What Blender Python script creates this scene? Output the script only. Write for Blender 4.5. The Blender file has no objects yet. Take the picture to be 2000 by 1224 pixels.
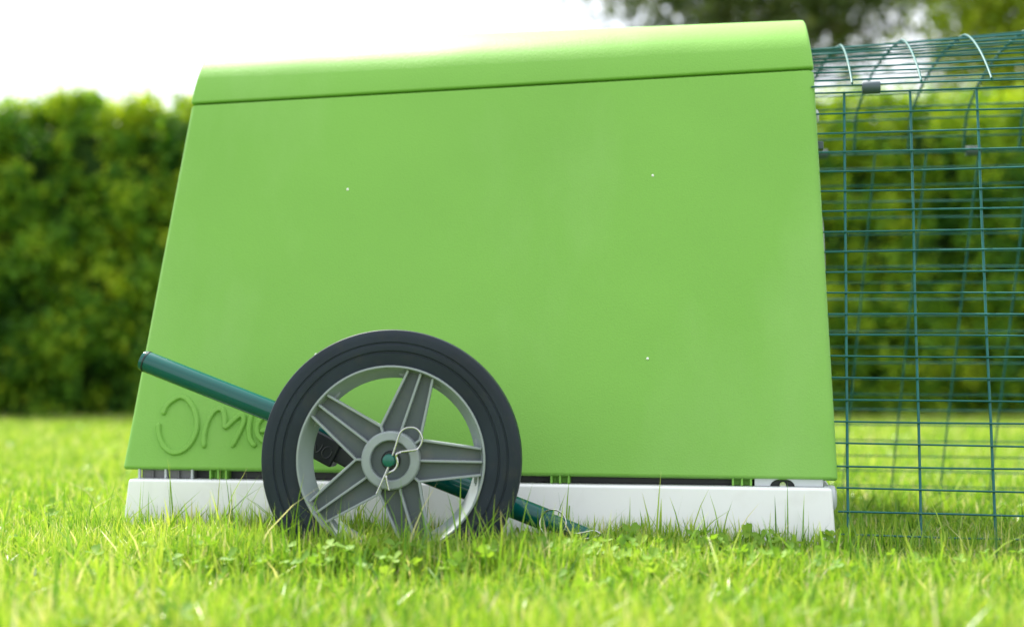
import bpy, bmesh, math, random
import numpy as np
from mathutils import Vector, Matrix

random.seed(7)
rng = np.random.default_rng(11)
R = math.radians
scene = bpy.context.scene
COL = scene.collection

# ------------------------------------------------------------------ camera
cam_data = bpy.data.cameras.new('camera')
cam = bpy.data.objects.new('camera', cam_data)
COL.objects.link(cam)
cam.location = (0.0, 0.0, 0.25)
cam.rotation_euler = (R(90.0 + 2.68), 0.0, 0.0)
cam_data.sensor_width = 36.0
cam_data.lens = 50.0
cam_data.clip_start = 0.05
cam_data.clip_end = 500.0
cam_data.dof.use_dof = True
cam_data.dof.focus_distance = 1.84
cam_data.dof.aperture_fstop = 2.7
scene.camera = cam

# ------------------------------------------------------------------ sky and sun
SUN_EL, SUN_BACK = 54.5, 59.0        # degrees above the ground; degrees behind the left-hand side
sdir = Vector((-math.cos(R(SUN_EL)) * math.cos(R(SUN_BACK)), math.cos(R(SUN_EL)) * math.sin(R(SUN_BACK)), math.sin(R(SUN_EL))))
world = bpy.data.worlds.new('World')
scene.world = world
world.use_nodes = True
wn, wl = world.node_tree.nodes, world.node_tree.links
wn.clear()
w_out = wn.new('ShaderNodeOutputWorld')
w_bg = wn.new('ShaderNodeBackground')
w_sky = wn.new('ShaderNodeTexSky')
w_sky.sky_type = 'NISHITA'
w_sky.sun_disc = False
w_sky.sun_elevation = R(SUN_EL)
w_sky.sun_rotation = math.atan2(sdir.x, sdir.y)
w_sky.altitude = 100
w_sky.dust_density = 2.5
w_sky.ozone_density = 1.0
# thin bright summer cloud over the whole sky
w_tc = wn.new('ShaderNodeTexCoord')
w_noise = wn.new('ShaderNodeTexNoise')
w_noise.inputs['Scale'].default_value = 2.2
w_noise.inputs['Detail'].default_value = 6.0
w_ramp = wn.new('ShaderNodeMapRange')
w_ramp.inputs['From Min'].default_value = 0.25
w_ramp.inputs['From Max'].default_value = 0.6
w_ramp.inputs['To Min'].default_value = 0.45
w_ramp.inputs['To Max'].default_value = 0.9
w_mix = wn.new('ShaderNodeMix')
w_mix.data_type = 'RGBA'
w_mix.inputs['B'].default_value = (12.5, 12.8, 13.4, 1)
wl.new(w_tc.outputs['Generated'], w_noise.inputs['Vector'])
wl.new(w_noise.outputs['Fac'], w_ramp.inputs['Value'])
wl.new(w_ramp.outputs['Result'], w_mix.inputs['Factor'])
wl.new(w_sky.outputs['Color'], w_mix.inputs['A'])
wl.new(w_mix.outputs['Result'], w_bg.inputs['Color'])
w_bg.inputs['Strength'].default_value = 0.072
wl.new(w_bg.outputs['Background'], w_out.inputs['Surface'])

sun_data = bpy.data.lights.new('sun', 'SUN')
sun_data.energy = 5.0
sun_data.angle = R(0.6)
sun_data.color = (1.0, 0.95, 0.86)
sun = bpy.data.objects.new('sun', sun_data)
COL.objects.link(sun)
sun.location = (-6, 6, 12)
sun.rotation_euler = sdir.to_track_quat('Z', 'Y').to_euler()

vs = scene.view_settings
vs.view_transform = 'Standard'
vs.look = 'None'
vs.exposure = 1.1
vs.gamma = 1.0
vs.use_curve_mapping = False
scene.cycles.use_denoising = True
scene.cycles.max_bounces = 8
scene.cycles.transparent_max_bounces = 8

# ------------------------------------------------------------------ materials
def new_mat(name):
    m = bpy.data.materials.new(name)
    m.use_nodes = True
    nt = m.node_tree
    b = nt.nodes['Principled BSDF']
    return m, nt, b

def plastic(name, col, rough=0.45, grain=700.0, grain_h=0.02, vary=0.06, vary_scale=4.0, spec=0.5, metal=0.0, wear=None, warp=0.0, streak=None):
    m, nt, b = new_mat(name)
    N, L = nt.nodes, nt.links
    tc = N.new('ShaderNodeTexCoord')
    n1 = N.new('ShaderNodeTexNoise'); n1.inputs['Scale'].default_value = vary_scale; n1.inputs['Detail'].default_value = 5
    L.new(tc.outputs['Object'], n1.inputs['Vector'])
    hsv = N.new('ShaderNodeHueSaturation')
    hsv.inputs['Color'].default_value = (*col, 1)
    mr = N.new('ShaderNodeMapRange')
    mr.inputs['From Min'].default_value = 0.3; mr.inputs['From Max'].default_value = 0.7
    mr.inputs['To Min'].default_value = 1 - vary; mr.inputs['To Max'].default_value = 1 + vary
    L.new(n1.outputs['Fac'], mr.inputs['Value']); L.new(mr.outputs['Result'], hsv.inputs['Value'])
    cout = hsv.outputs['Color']
    if wear:
        wcol, wscale, wamt = wear
        n3 = N.new('ShaderNodeTexNoise'); n3.inputs['Scale'].default_value = wscale; n3.inputs['Detail'].default_value = 8
        L.new(tc.outputs['Object'], n3.inputs['Vector'])
        m3 = N.new('ShaderNodeMapRange')
        m3.inputs['From Min'].default_value = 0.55; m3.inputs['From Max'].default_value = 0.75
        m3.inputs['To Min'].default_value = 0; m3.inputs['To Max'].default_value = wamt
        L.new(n3.outputs['Fac'], m3.inputs['Value'])
        mx = N.new('ShaderNodeMix'); mx.data_type = 'RGBA'
        mx.inputs['B'].default_value = (*wcol, 1)
        L.new(m3.outputs['Result'], mx.inputs['Factor']); L.new(cout, mx.inputs['A'])
        cout = mx.outputs['Result']
    if streak:
        scol, sscale, samt = streak
        mp = N.new('ShaderNodeMapping'); mp.inputs['Scale'].default_value = (1.0, 1.0, 0.35)
        n4 = N.new('ShaderNodeTexNoise'); n4.inputs['Scale'].default_value = sscale; n4.inputs['Detail'].default_value = 7; n4.inputs['Roughness'].default_value = 0.62
        L.new(tc.outputs['Object'], mp.inputs['Vector']); L.new(mp.outputs['Vector'], n4.inputs['Vector'])
        m4 = N.new('ShaderNodeMapRange')
        m4.inputs['From Min'].default_value = 0.48; m4.inputs['From Max'].default_value = 0.78
        m4.inputs['To Min'].default_value = 0; m4.inputs['To Max'].default_value = samt
        L.new(n4.outputs['Fac'], m4.inputs['Value'])
        mx4 = N.new('ShaderNodeMix'); mx4.data_type = 'RGBA'
        mx4.inputs['B'].default_value = (*scol, 1)
        L.new(m4.outputs['Result'], mx4.inputs['Factor']); L.new(cout, mx4.inputs['A'])
        cout = mx4.outputs['Result']
    L.new(cout, b.inputs['Base Color'])
    n2 = N.new('ShaderNodeTexNoise'); n2.inputs['Scale'].default_value = grain; n2.inputs['Detail'].default_value = 2
    L.new(tc.outputs['Object'], n2.inputs['Vector'])
    bp = N.new('ShaderNodeBump'); bp.inputs['Strength'].default_value = grain_h * 10; bp.inputs['Distance'].default_value = 0.0006
    L.new(n2.outputs['Fac'], bp.inputs['Height']); L.new(bp.outputs['Normal'], b.inputs['Normal'])
    if warp > 0:
        n5 = N.new('ShaderNodeTexNoise'); n5.inputs['Scale'].default_value = 5.5; n5.inputs['Detail'].default_value = 1.5
        L.new(tc.outputs['Object'], n5.inputs['Vector'])
        bw = N.new('ShaderNodeBump'); bw.inputs['Strength'].default_value = 1.0; bw.inputs['Distance'].default_value = warp
        L.new(n5.outputs['Fac'], bw.inputs['Height']); L.new(bw.outputs['Normal'], bp.inputs['Normal'])
    r1 = N.new('ShaderNodeMapRange')
    r1.inputs['From Min'].default_value = 0.3; r1.inputs['From Max'].default_value = 0.7
    r1.inputs['To Min'].default_value = max(0.02, rough - 0.05); r1.inputs['To Max'].default_value = rough + 0.05
    L.new(n1.outputs['Fac'], r1.inputs['Value']); L.new(r1.outputs['Result'], b.inputs['Roughness'])
    b.inputs['Specular IOR Level'].default_value = spec
    b.inputs['Metallic'].default_value = metal
    return m

def leaf_mat(name, stops, trans=0.45, rough=0.5, tcol_gain=(1.25, 1.15, 0.6), gloss=0.2):
    """stops: [(pos, rgb)...] read by the per-leaf attribute 'tone'."""
    m, nt, b = new_mat(name)
    N, L = nt.nodes, nt.links
    at = N.new('ShaderNodeAttribute'); at.attribute_name = 'tone'
    cr = N.new('ShaderNodeValToRGB')
    els = cr.color_ramp.elements
    while len(els) < len(stops): els.new(0.5)
    for e, (p, c) in zip(els, stops):
        e.position = p; e.color = (*c, 1)
    L.new(at.outputs['Fac'], cr.inputs['Fac'])
    L.new(cr.outputs['Color'], b.inputs['Base Color'])
    b.inputs['Roughness'].default_value = rough
    b.inputs['Specular IOR Level'].default_value = gloss
    tr = N.new('ShaderNodeBsdfTranslucent')
    mul = N.new('ShaderNodeMix'); mul.data_type = 'RGBA'; mul.blend_type = 'MULTIPLY'
    mul.inputs['Factor'].default_value = 1.0
    mul.inputs['B'].default_value = (*tcol_gain, 1)
    L.new(cr.outputs['Color'], mul.inputs['A'])
    L.new(mul.outputs['Result'], tr.inputs['Color'])
    mx = N.new('ShaderNodeMixShader'); mx.inputs['Fac'].default_value = trans
    L.new(b.outputs['BSDF'], mx.inputs[1]); L.new(tr.outputs['BSDF'], mx.inputs[2])
    L.new(mx.outputs['Shader'], N['Material Output'].inputs['Surface'])
    return m

M_green = plastic('leaf_green_plastic', (0.188, 0.420, 0.068), rough=0.5, grain=420, grain_h=0.06, vary=0.05, vary_scale=2.6, spec=0.25, warp=0.0035, streak=((0.33, 0.54, 0.20), 4.5, 0.26))
M_white = plastic('white_plastic', (0.80, 0.81, 0.82), rough=0.35, grain=500, grain_h=0.012, vary=0.015, wear=((0.45, 0.42, 0.33), 30.0, 0.14), warp=0.001)
M_darkgrey = plastic('dark_grey_plastic', (0.035, 0.037, 0.042), rough=0.55, vary=0.15)
M_midgrey = plastic('mid_grey_plastic', (0.12, 0.12, 0.13), rough=0.5, vary=0.10)
M_palegrey = plastic('pale_grey_plastic', (0.48, 0.51, 0.54), rough=0.4, vary=0.05)
M_rubber = plastic('tyre_rubber', (0.017, 0.025, 0.037), rough=0.48, grain=900, grain_h=0.03, vary=0.25, vary_scale=14, wear=((0.05, 0.048, 0.042), 45.0, 0.3), spec=0.22)
M_rim = plastic('wheel_grey_plastic', (0.26, 0.30, 0.315), rough=0.42, vary=0.06, vary_scale=20, wear=((0.22, 0.22, 0.19), 40.0, 0.35))
M_web = plastic('wheel_recess_grey', (0.078, 0.100, 0.114), rough=0.42, vary=0.12, vary_scale=18, wear=((0.16, 0.15, 0.13), 35.0, 0.4))  # darker grey used on the recessed webs and hub face
M_tube = plastic('bottle_green_enamel', (0.002, 0.082, 0.074), rough=0.10, spec=0.4, grain=60, grain_h=0.004, vary=0.08, vary_scale=10)
M_wire = plastic('green_coated_wire', (0.012, 0.115, 0.110), spec=0.35, rough=0.55, grain=200, grain_h=0.01, vary=0.15, vary_scale=30)
M_clip = plastic('slate_clip_plastic', (0.055, 0.085, 0.10), rough=0.45, vary=0.1)
M_black = plastic('black_plastic', (0.012, 0.016, 0.020), rough=0.4, vary=0.1)
M_chrome = plastic('bright_steel', (0.52, 0.52, 0.53), rough=0.20, metal=1.0, vary=0.05, grain_h=0.004)
M_cappin = plastic('teal_enamel', (0.006, 0.11, 0.085), rough=0.25, vary=0.1)
M_whitepin = plastic('white_fixing', (0.85, 0.85, 0.82), rough=0.25, vary=0.02)

M_grass = leaf_mat('grass_blades', [(0.0, (0.045, 0.14, 0.016)), (0.30, (0.165, 0.34, 0.028)), (0.62, (0.315, 0.485, 0.042)),
                                    (0.86, (0.51, 0.58, 0.09)), (0.94, (0.62, 0.58, 0.28)), (1.0, (0.72, 0.66, 0.44))], trans=0.36, rough=0.34, tcol_gain=(1.12, 1.15, 0.7), gloss=0.4)
M_clover = leaf_mat('clover_leaves', [(0.0, (0.11, 0.25, 0.03)), (0.6, (0.20, 0.37, 0.04)), (1.0, (0.30, 0.46, 0.07))], trans=0.42, rough=0.6, gloss=0.3)
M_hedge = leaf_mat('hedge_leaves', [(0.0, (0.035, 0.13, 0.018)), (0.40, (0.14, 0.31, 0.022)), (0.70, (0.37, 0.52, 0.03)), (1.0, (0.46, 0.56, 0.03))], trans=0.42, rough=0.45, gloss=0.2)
M_treeleaf = leaf_mat('tree_leaves', [(0.0, (0.05, 0.085, 0.035)), (0.6, (0.12, 0.165, 0.06)), (1.0, (0.25, 0.27, 0.10))], trans=0.3, rough=0.5)
M_tree2leaf = leaf_mat('bright_tree_leaves', [(0.0, (0.13, 0.23, 0.018)), (0.6, (0.30, 0.40, 0.025)), (1.0, (0.46, 0.50, 0.04))], trans=0.4, rough=0.5)

def bark_mat():
    m, nt, b = new_mat('bark')
    N, L = nt.nodes, nt.links
    tc = N.new('ShaderNodeTexCoord')
    n = N.new('ShaderNodeTexNoise'); n.inputs['Scale'].default_value = 14; n.inputs['Detail'].default_value = 8
    mp = N.new('ShaderNodeMapping'); mp.inputs['Scale'].default_value = (1, 1, 0.2)
    L.new(tc.outputs['Object'], mp.inputs['Vector']); L.new(mp.outputs['Vector'], n.inputs['Vector'])
    cr = N.new('ShaderNodeValToRGB')
    cr.color_ramp.elements[0].color = (0.03, 0.022, 0.015, 1); cr.color_ramp.elements[0].position = 0.35
    cr.color_ramp.elements[1].color = (0.13, 0.10, 0.075, 1); cr.color_ramp.elements[1].position = 0.7
    L.new(n.outputs['Fac'], cr.inputs['Fac']); L.new(cr.outputs['Color'], b.inputs['Base Color'])
    bp = N.new('ShaderNodeBump'); bp.inputs['Distance'].default_value = 0.02
    L.new(n.outputs['Fac'], bp.inputs['Height']); L.new(bp.outputs['Normal'], b.inputs['Normal'])
    b.inputs['Roughness'].default_value = 0.85
    return m
M_bark = bark_mat()
M_core = plastic('hedge_core_shade', (0.020, 0.045, 0.010), rough=0.9, grain=30, grain_h=0.2, vary=0.5, vary_scale=9, spec=0.1)  # near-black colour stands in for the shade inside the hedge

def soil_mat():
    m, nt, b = new_mat('lawn_soil')
    N, L = nt.nodes, nt.links
    tc = N.new('ShaderNodeTexCoord')
    n = N.new('ShaderNodeTexNoise'); n.inputs['Scale'].default_value = 9; n.inputs['Detail'].default_value = 9
    L.new(tc.outputs['Object'], n.inputs['Vector'])
    cr = N.new('ShaderNodeValToRGB')
    e = cr.color_ramp.elements
    e[0].position = 0.3; e[0].color = (0.09, 0.13, 0.018, 1)
    e[1].position = 0.7; e[1].color = (0.20, 0.30, 0.03, 1)
    L.new(n.outputs['Fac'], cr.inputs['Fac']); L.new(cr.outputs['Color'], b.inputs['Base Color'])
    n2 = N.new('ShaderNodeTexNoise'); n2.inputs['Scale'].default_value = 90; n2.inputs['Detail'].default_value = 6
    L.new(tc.outputs['Object'], n2.inputs['Vector'])
    bp = N.new('ShaderNodeBump'); bp.inputs['Distance'].default_value = 0.03
    L.new(n2.outputs['Fac'], bp.inputs['Height']); L.new(bp.outputs['Normal'], b.inputs['Normal'])
    b.inputs['Roughness'].default_value = 0.9
    return m
M_soil = soil_mat()

# ------------------------------------------------------------------ helpers
def tag(o, label=None, cat=None, group=None, kind=None):
    if label: o['label'] = label
    if cat: o['category'] = cat
    if group: o['group'] = group
    if kind: o['kind'] = kind
    return o

def empty(name, loc=(0, 0, 0), rz=0.0, parent=None):
    o = bpy.data.objects.new(name, None)
    o.empty_display_size = 0.05
    COL.objects.link(o)
    o.location = loc
    o.rotation_euler = (0, 0, rz)
    o.parent = parent
    return o

def link_mesh(name, verts, faces, mat, parent=None, smooth=True, bevel=0.0, seg=3, angle=35.0):
    me = bpy.data.meshes.new(name)
    me.from_pydata([tuple(v) for v in verts], [], [tuple(f) for f in faces])
    me.update()
    bm = bmesh.new(); bm.from_mesh(me)
    bmesh.ops.recalc_face_normals(bm, faces=bm.faces)
    bm.to_mesh(me); bm.free()
    me.materials.append(mat)
    o = bpy.data.objects.new(name, me)
    COL.objects.link(o)
    o.parent = parent
    if smooth:
        me.polygons.foreach_set('use_smooth', [True] * len(me.polygons))
    if bevel > 0:
        md = o.modifiers.new('bevel', 'BEVEL')
        md.width = bevel; md.segments = seg; md.limit_method = 'ANGLE'; md.angle_limit = R(angle)
        md.harden_normals = False
        wnm = o.modifiers.new('normals', 'WEIGHTED_NORMAL'); wnm.keep_sharp = True
    elif smooth:
        me.set_sharp_from_angle(angle=R(angle))
    return o

class MB:
    """collects plain solids into one mesh"""
    def __init__(s): s.v = []; s.f = []
    def add(s, verts, faces):
        n = len(s.v); s.v += [tuple(v) for v in verts]; s.f += [tuple(i + n for i in f) for f in faces]
        return s
    def box(s, a, b):
        (x0, y0, z0), (x1, y1, z1) = a, b
        return s.add([(x0, y0, z0), (x1, y0, z0), (x1, y1, z0), (x0, y1, z0), (x0, y0, z1), (x1, y0, z1), (x1, y1, z1), (x0, y1, z1)],
                     [(0, 3, 2, 1), (4, 5, 6, 7), (0, 1, 5, 4), (1, 2, 6, 5), (2, 3, 7, 6), (3, 0, 4, 7)])
    def hexa(s, p):      # 8 corners: 4 low ring, 4 high ring
        return s.add(p, [(0, 3, 2, 1), (4, 5, 6, 7), (0, 1, 5, 4), (1, 2, 6, 5), (2, 3, 7, 6), (3, 0, 4, 7)])
    def tube(s, path, r, n=8, closed=False, rb=None):
        P = [Vector(p) for p in path]
        m = len(P); rings = []
        t0 = (P[1] - P[0]).normalized()
        ref = Vector((0, 0, 1)) if abs(t0.z) < 0.9 else Vector((1, 0, 0))
        nrm = t0.cross(ref).normalized()
        vs_, fs_ = [], []
        for i in range(m):
            if closed: t = (P[(i + 1) % m] - P[i - 1]).normalized()
            elif i == 0: t = t0
            elif i == m - 1: t = (P[-1] - P[-2]).normalized()
            else: t = ((P[i + 1] - P[i]).normalized() + (P[i] - P[i - 1]).normalized()).normalized()
            nrm = (nrm - t * nrm.dot(t)).normalized()
            bn = t.cross(nrm)
            rr = r[i] if isinstance(r, (list, tuple)) else r
            for k in range(n):
                a = 2 * math.pi * k / n
                vs_.append(P[i] + nrm * (math.cos(a) * rr) + bn * (math.sin(a) * (rb if rb else rr)))
        last = m if closed else m - 1
        for i in range(last):
            for k in range(n):
                a, b_ = i * n + k, i * n + (k + 1) % n
                c, d = ((i + 1) % m) * n + (k + 1) % n, ((i + 1) % m) * n + k
                fs_.append((a, b_, c, d))
        if not closed:
            fs_.append(tuple(range(n - 1, -1, -1))); fs_.append(tuple((m - 1) * n + k for k in range(n)))
        return s.add(vs_, fs_)
    def lathe(s, prof, n=96, closed=True):     # profile (r, y) turned about the y axis
        m = len(prof); vs_, fs_ = [], []
        for i in range(n):
            a = 2 * math.pi * i / n
            for r_, y in prof: vs_.append((r_ * math.cos(a), y, r_ * math.sin(a)))
        for i in range(n):
            j = (i + 1) % n
            for k in range(m if closed else m - 1):
                l = (k + 1) % m
                fs_.append((i * m + k, i * m + l, j * m + l, j * m + k))
        if not closed:
            for k in (0, m - 1):
                if prof[k][0] > 1e-6: fs_.append(tuple(i * m + k for i in range(n)))
        return s.add(vs_, fs_)
    def prism(s, poly, y0, y1):                # polygon in x,z extruded along y
        n = len(poly)
        v = [(x, y0, z) for x, z in poly] + [(x, y1, z) for x, z in poly]
        f = [tuple(range(n)), tuple(range(2 * n - 1, n - 1, -1))] + [(i, (i + 1) % n, n + (i + 1) % n, n + i) for i in range(n)]
        return s.add(v, f)
    def bar(s, a, b, w, y0, y1):               # straight rib between two x,z points
        d = Vector((b[0] - a[0], b[1] - a[1])).normalized(); q = Vector((-d.y, d.x)) * (w / 2)
        return s.prism([(a[0] + q.x, a[1] + q.y), (b[0] + q.x, b[1] + q.y), (b[0] - q.x, b[1] - q.y), (a[0] - q.x, a[1] - q.y)], y0, y1)
    def build(s, name, mat, parent=None, smooth=True, bevel=0.0, seg=2, angle=35.0):
        return link_mesh(name, s.v, s.f, mat, parent, smooth, bevel, seg, angle)

def smooth_path(pts, per=6, closed=False):      # Catmull-Rom through the points
    P = [Vector(p) for p in pts]; out = []
    n = len(P)
    for i in range(n if closed else n - 1):
        p0 = P[i - 1] if (i > 0 or closed) else P[0]
        p1 = P[i]; p2 = P[(i + 1) % n]
        p3 = P[(i + 2) % n] if (closed or i + 2 < n) else P[-1]
        for k in range(per):
            t = k / per
            out.append(0.5 * ((2 * p1) + (p2 - p0) * t + (2 * p0 - 5 * p1 + 4 * p2 - p3) * t * t + (3 * p1 - p0 - 3 * p2 + p3) * t ** 3))
    if not closed: out.append(P[-1])
    return out

def quick_mesh(name, V, loops, starts, totals, mat, parent=None, tone=None, smooth=True):
    """large numpy mesh with a per-vertex tone"""
    me = bpy.data.meshes.new(name)
    me.vertices.add(len(V)); me.vertices.foreach_set('co', np.ascontiguousarray(V, dtype=np.float32).ravel())
    me.loops.add(len(loops)); me.loops.foreach_set('vertex_index', np.ascontiguousarray(loops, dtype=np.int32))
    me.polygons.add(len(starts)); me.polygons.foreach_set('loop_start', np.ascontiguousarray(starts, dtype=np.int32))
    me.update(calc_edges=True)
    if smooth: me.polygons.foreach_set('use_smooth', np.ones(len(starts), dtype=bool))
    if tone is not None:
        a = me.attributes.new('tone', 'FLOAT', 'POINT'); a.data.foreach_set('value', np.ascontiguousarray(tone, dtype=np.float32))
    me.materials.append(mat)
    me.validate()
    o = bpy.data.objects.new(name, me)
    COL.objects.link(o); o.parent = parent
    return o

def value_noise(x, y, scale, seed=0):
    """smooth 2-D noise in 0..1"""
    g = np.random.default_rng(seed).random((64, 64))
    u, v = x * scale, y * scale
    i, j = np.floor(u).astype(int), np.floor(v).astype(int)
    fu, fv = u - i, v - j
    fu, fv = fu * fu * (3 - 2 * fu), fv * fv * (3 - 2 * fv)
    a = g[i % 64, j % 64]; b = g[(i + 1) % 64, j % 64]; c = g[i % 64, (j + 1) % 64]; d = g[(i + 1) % 64, (j + 1) % 64]
    return (a * (1 - fu) + b * fu) * (1 - fv) + (c * (1 - fu) + d * fu) * fv

# ------------------------------------------------------------------ the lawn's ground
def lawn_height(x, y):
    return 0.013 + (value_noise(x + 20, y + 20, 0.8, 3) - 0.5) * 0.016 + (value_noise(x + 20, y + 20, 4.0, 4) - 0.5) * 0.008

def build_lawn():
    xs = np.concatenate([np.linspace(-90, -8, 10), np.linspace(-7, 8, 120), np.linspace(9, 90, 10)])
    ys = np.concatenate([np.linspace(-60, -2, 10), np.linspace(-1.5, 12, 110), np.linspace(13, 160, 12)])
    X, Y = np.meshgrid(xs, ys)
    Z = lawn_height(X, Y)
    V = np.stack([X.ravel(), Y.ravel(), Z.ravel()], 1)
    nx, ny = len(xs), len(ys)
    I = np.arange(nx * ny).reshape(ny, nx)
    Q = np.stack([I[:-1, :-1], I[:-1, 1:], I[1:, 1:], I[1:, :-1]], -1).reshape(-1, 4)
    o = quick_mesh('lawn', V, Q.ravel(), np.arange(len(Q)) * 4, None, M_soil)
    return tag(o, 'closely mown lawn under the hutch', 'lawn', kind='structure')
build_lawn()

# ------------------------------------------------------------------ the hutch
YAW = R(10.0)
HUTCH_AT = (0.0, 1.9, 0.0)
hutch = empty('animal_hutch', HUTCH_AT, -YAW)
tag(hutch, 'lime green plastic animal house with sloping sides, on a white base with one wheel', 'hutch')
CEN = 0.43                                # local depth of the ridge
TAN = math.tan(R(16.0))

ENDS = {'L': dict(zb=0.1277, zs=0.6675, zr=0.8075, s=((0.1277, -0.5560), (0.6675, -0.5245), (0.8075, -0.513))),
        'R': dict(zb=0.1237, zs=0.6884, zr=0.803, s=((0.1237, 0.4235), (0.6884, 0.4044), (0.803, 0.392)))}
def s_at(e, z):
    t = ENDS[e]['s']
    zz = [p[0] for p in t]; ss = [p[1] for p in t]
    if z <= zz[1]:
        return ss[0] + (ss[1] - ss[0]) * (z - zz[0]) / (zz[1] - zz[0])
    return ss[1] + (ss[2] - ss[1]) * (z - zz[1]) / (zz[2] - zz[1])
def y_front(z): return (z - 0.12) * TAN
def lid_profile(e, off=0.0, n=22):
    """front seam -> ridge -> rear seam, as (y, z); off = inward offset"""
    d = ENDS[e]; zs = d['zs'] + 0.003; zr = d['zr']; ys = y_front(zs) - 0.0012
    p0 = Vector((ys, zs)); hh = zr - zs; p1 = Vector((ys + 0.027, zs + 0.72 * hh)); p2 = Vector((ys + 0.088, zs + 0.95 * hh)); p3 = Vector((CEN, zr))
    half = []
    for i in range(n + 1):
        t = i / n
        p = p0 * (1 - t) ** 3 + p1 * 3 * t * (1 - t) ** 2 + p2 * 3 * t * t * (1 - t) + p3 * t ** 3
        dd = (p1 - p0) * 3 * (1 - t) ** 2 + (p2 - p1) * 6 * t * (1 - t) + (p3 - p2) * 3 * t * t
        nn = Vector((dd.y, -dd.x)).normalized()        # inward
        half.append((p + nn * off))
    full = [(p.x, p.y) for p in half] + [(2 * CEN - p.x, p.y) for p in reversed(half[:-1])]
    return full

def slab(e_pts_outer, thick, inward):
    """quad in hutch space -> 8-corner solid"""
    q = [Vector(p) for p in e_pts_outer]; w = Vector(inward) * thick
    return [tuple(p) for p in q] + [tuple(p + w) for p in q]

def side_panel(rear=False):
    """sloping slab whose upright ends are rolled over, lofted from the bottom edge to the seam"""
    n_in = Vector((0, math.cos(R(16)), -math.sin(R(16))))
    rr, th, na = 0.0100, 0.0140, 7
    rows = []
    for k in ('zb', 'zs'):
        row = []
        zl, zr_ = ENDS['L'][k], ENDS['R'][k]
        pl_ = Vector((s_at('L', zl), y_front(zl), zl)); pr_ = Vector((s_at('R', zr_), y_front(zr_), zr_))
        u = (pr_ - pl_).normalized()
        for i in range(na):
            b = R(90 - 90 * i / (na - 1)); row.append(pl_ + u * (rr - rr * math.sin(b)) + n_in * (rr - rr * math.cos(b)))
        for i in range(na):
            b = R(90 * i / (na - 1)); row.append(pr_ - u * (rr - rr * math.sin(b)) + n_in * (rr - rr * math.cos(b)))
        row += [pr_ + n_in * th, pl_ + n_in * th]
        rows.append(row)
    n = len(rows[0])
    v = [tuple(p) for p in rows[0] + rows[1]]
    if rear: v = [(x, 2 * CEN - y, z) for x, y, z in v]
    mb = MB()
    mb.add(v, [tuple(range(n)), tuple(range(2 * n - 1, n - 1, -1))] + [(i, (i + 1) % n, n + (i + 1) % n, n + i) for i in range(n)])
    return mb
panel = side_panel().build('side_panel', M_green, hutch, bevel=0.0035, seg=3, angle=50)
side_panel(True).build('side_panel', M_green, hutch, bevel=0.0035, seg=3, angle=50)

def lid():
    mb = MB()
    n = None; rows = []
    for e in ('L', 'R'):
        o_ = lid_profile(e); i_ = lid_profile(e, 0.013)
        ring = [(s_at(e, z), y, z) for y, z in o_] + [(s_at(e, z), y, z) for y, z in reversed(i_)]
        rows.append(ring)
    n = len(rows[0])
    f = [tuple(range(n)), tuple(range(2 * n - 1, n - 1, -1))] + [(i, (i + 1) % n, n + (i + 1) % n, n + i) for i in range(n)]
    h = n // 2
    # caps as quad strips
    caps = []
    for b0 in (0, n):
        for i in range(h - 1): caps.append((b0 + i, b0 + i + 1, b0 + n - 2 - i, b0 + n - 1 - i))
    mb.add(rows[0] + rows[1], caps + f[2:])
    return mb.build('lid', M_green, hutch, bevel=0.0035, seg=4, angle=40)
lid()

def end_panel(e):
    sgn = 1 if e == 'L' else -1
    prof = lid_profile(e, 0.014)
    d = ENDS[e]
    pts = [(y_front(d['zb']) + 0.016, d['zb'] + 0.002)] + prof + [(2 * CEN - y_front(d['zb']) - 0.016, d['zb'] + 0.002)]
    mb = MB(); n = len(pts)
    a = [(s_at(e, z) + sgn * 0.006, y, z) for y, z in pts]; b = [(x + sgn * 0.012, y, z) for x, y, z in a]
    mb.add(a + b, [tuple(range(n)), tuple(range(2 * n - 1, n - 1, -1))] + [(i, (i + 1) % n, n + (i + 1) % n, n + i) for i in range(n)])
    return mb.build('end_panel', M_green, hutch, smooth=False)
pl = end_panel('L'); pr = end_panel('R')
# round door in the run end
mb = MB(); mb.lathe([(0.0, -0.006), (0.15, -0.006), (0.158, -0.002), (0.158, 0.004), (0.0, 0.004)], 48, closed=False)
dr = mb.build('door', M_palegrey, hutch); dr.location = (s_at('R', 0.36) + 0.001, CEN, 0.36); dr.rotation_euler = (0, 0, R(90))

# embossed lettering on the near panel: panel space a along, b up the slope
def panel_pt(a, z, lift=0.0):
    return (a, y_front(z) - lift * math.cos(R(16)), z + lift * math.sin(R(16)))
# photo-measured strokes turned into metres on the panel (along, height)
LETTERS = {
 'letter_o': [(-.5035, .2010), (-.5000, .2125), (-.4905, .2220), (-.4790, .2262), (-.4665, .2195), (-.4555, .2035), (-.4505, .1835), (-.4550, .1650), (-.4665, .1520), (-.4820, .1490), (-.4960, .1575), (-.5055, .1735), (-.5085, .1895)],
 'letter_m': [(-.4365, .1560), (-.4385, .1730), (-.4350, .1930), (-.4265, .2070), (-.4165, .2085), (-.4110, .1960), (-.4085, .1845), (-.3980, .1935), (-.3880, .2010), (-.3830, .1955), (-.3850, .1830), (-.3960, .1570)],
 'letter_l': [(-.3710, .2130), (-.3740, .1880), (-.3710, .1690), (-.3620, .1580)],
 'letter_e': [(-.3570, .1790), (-.3440, .1815), (-.3360, .1900), (-.3410, .2010), (-.3520, .2010), (-.3620, .1880), (-.3600, .1740), (-.3500, .1650), (-.3380, .1650)],
 'letter_t': [(-.3110, .2200), (-.3130, .1950), (-.3100, .1720), (-.3010, .1640)],
}
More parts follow.
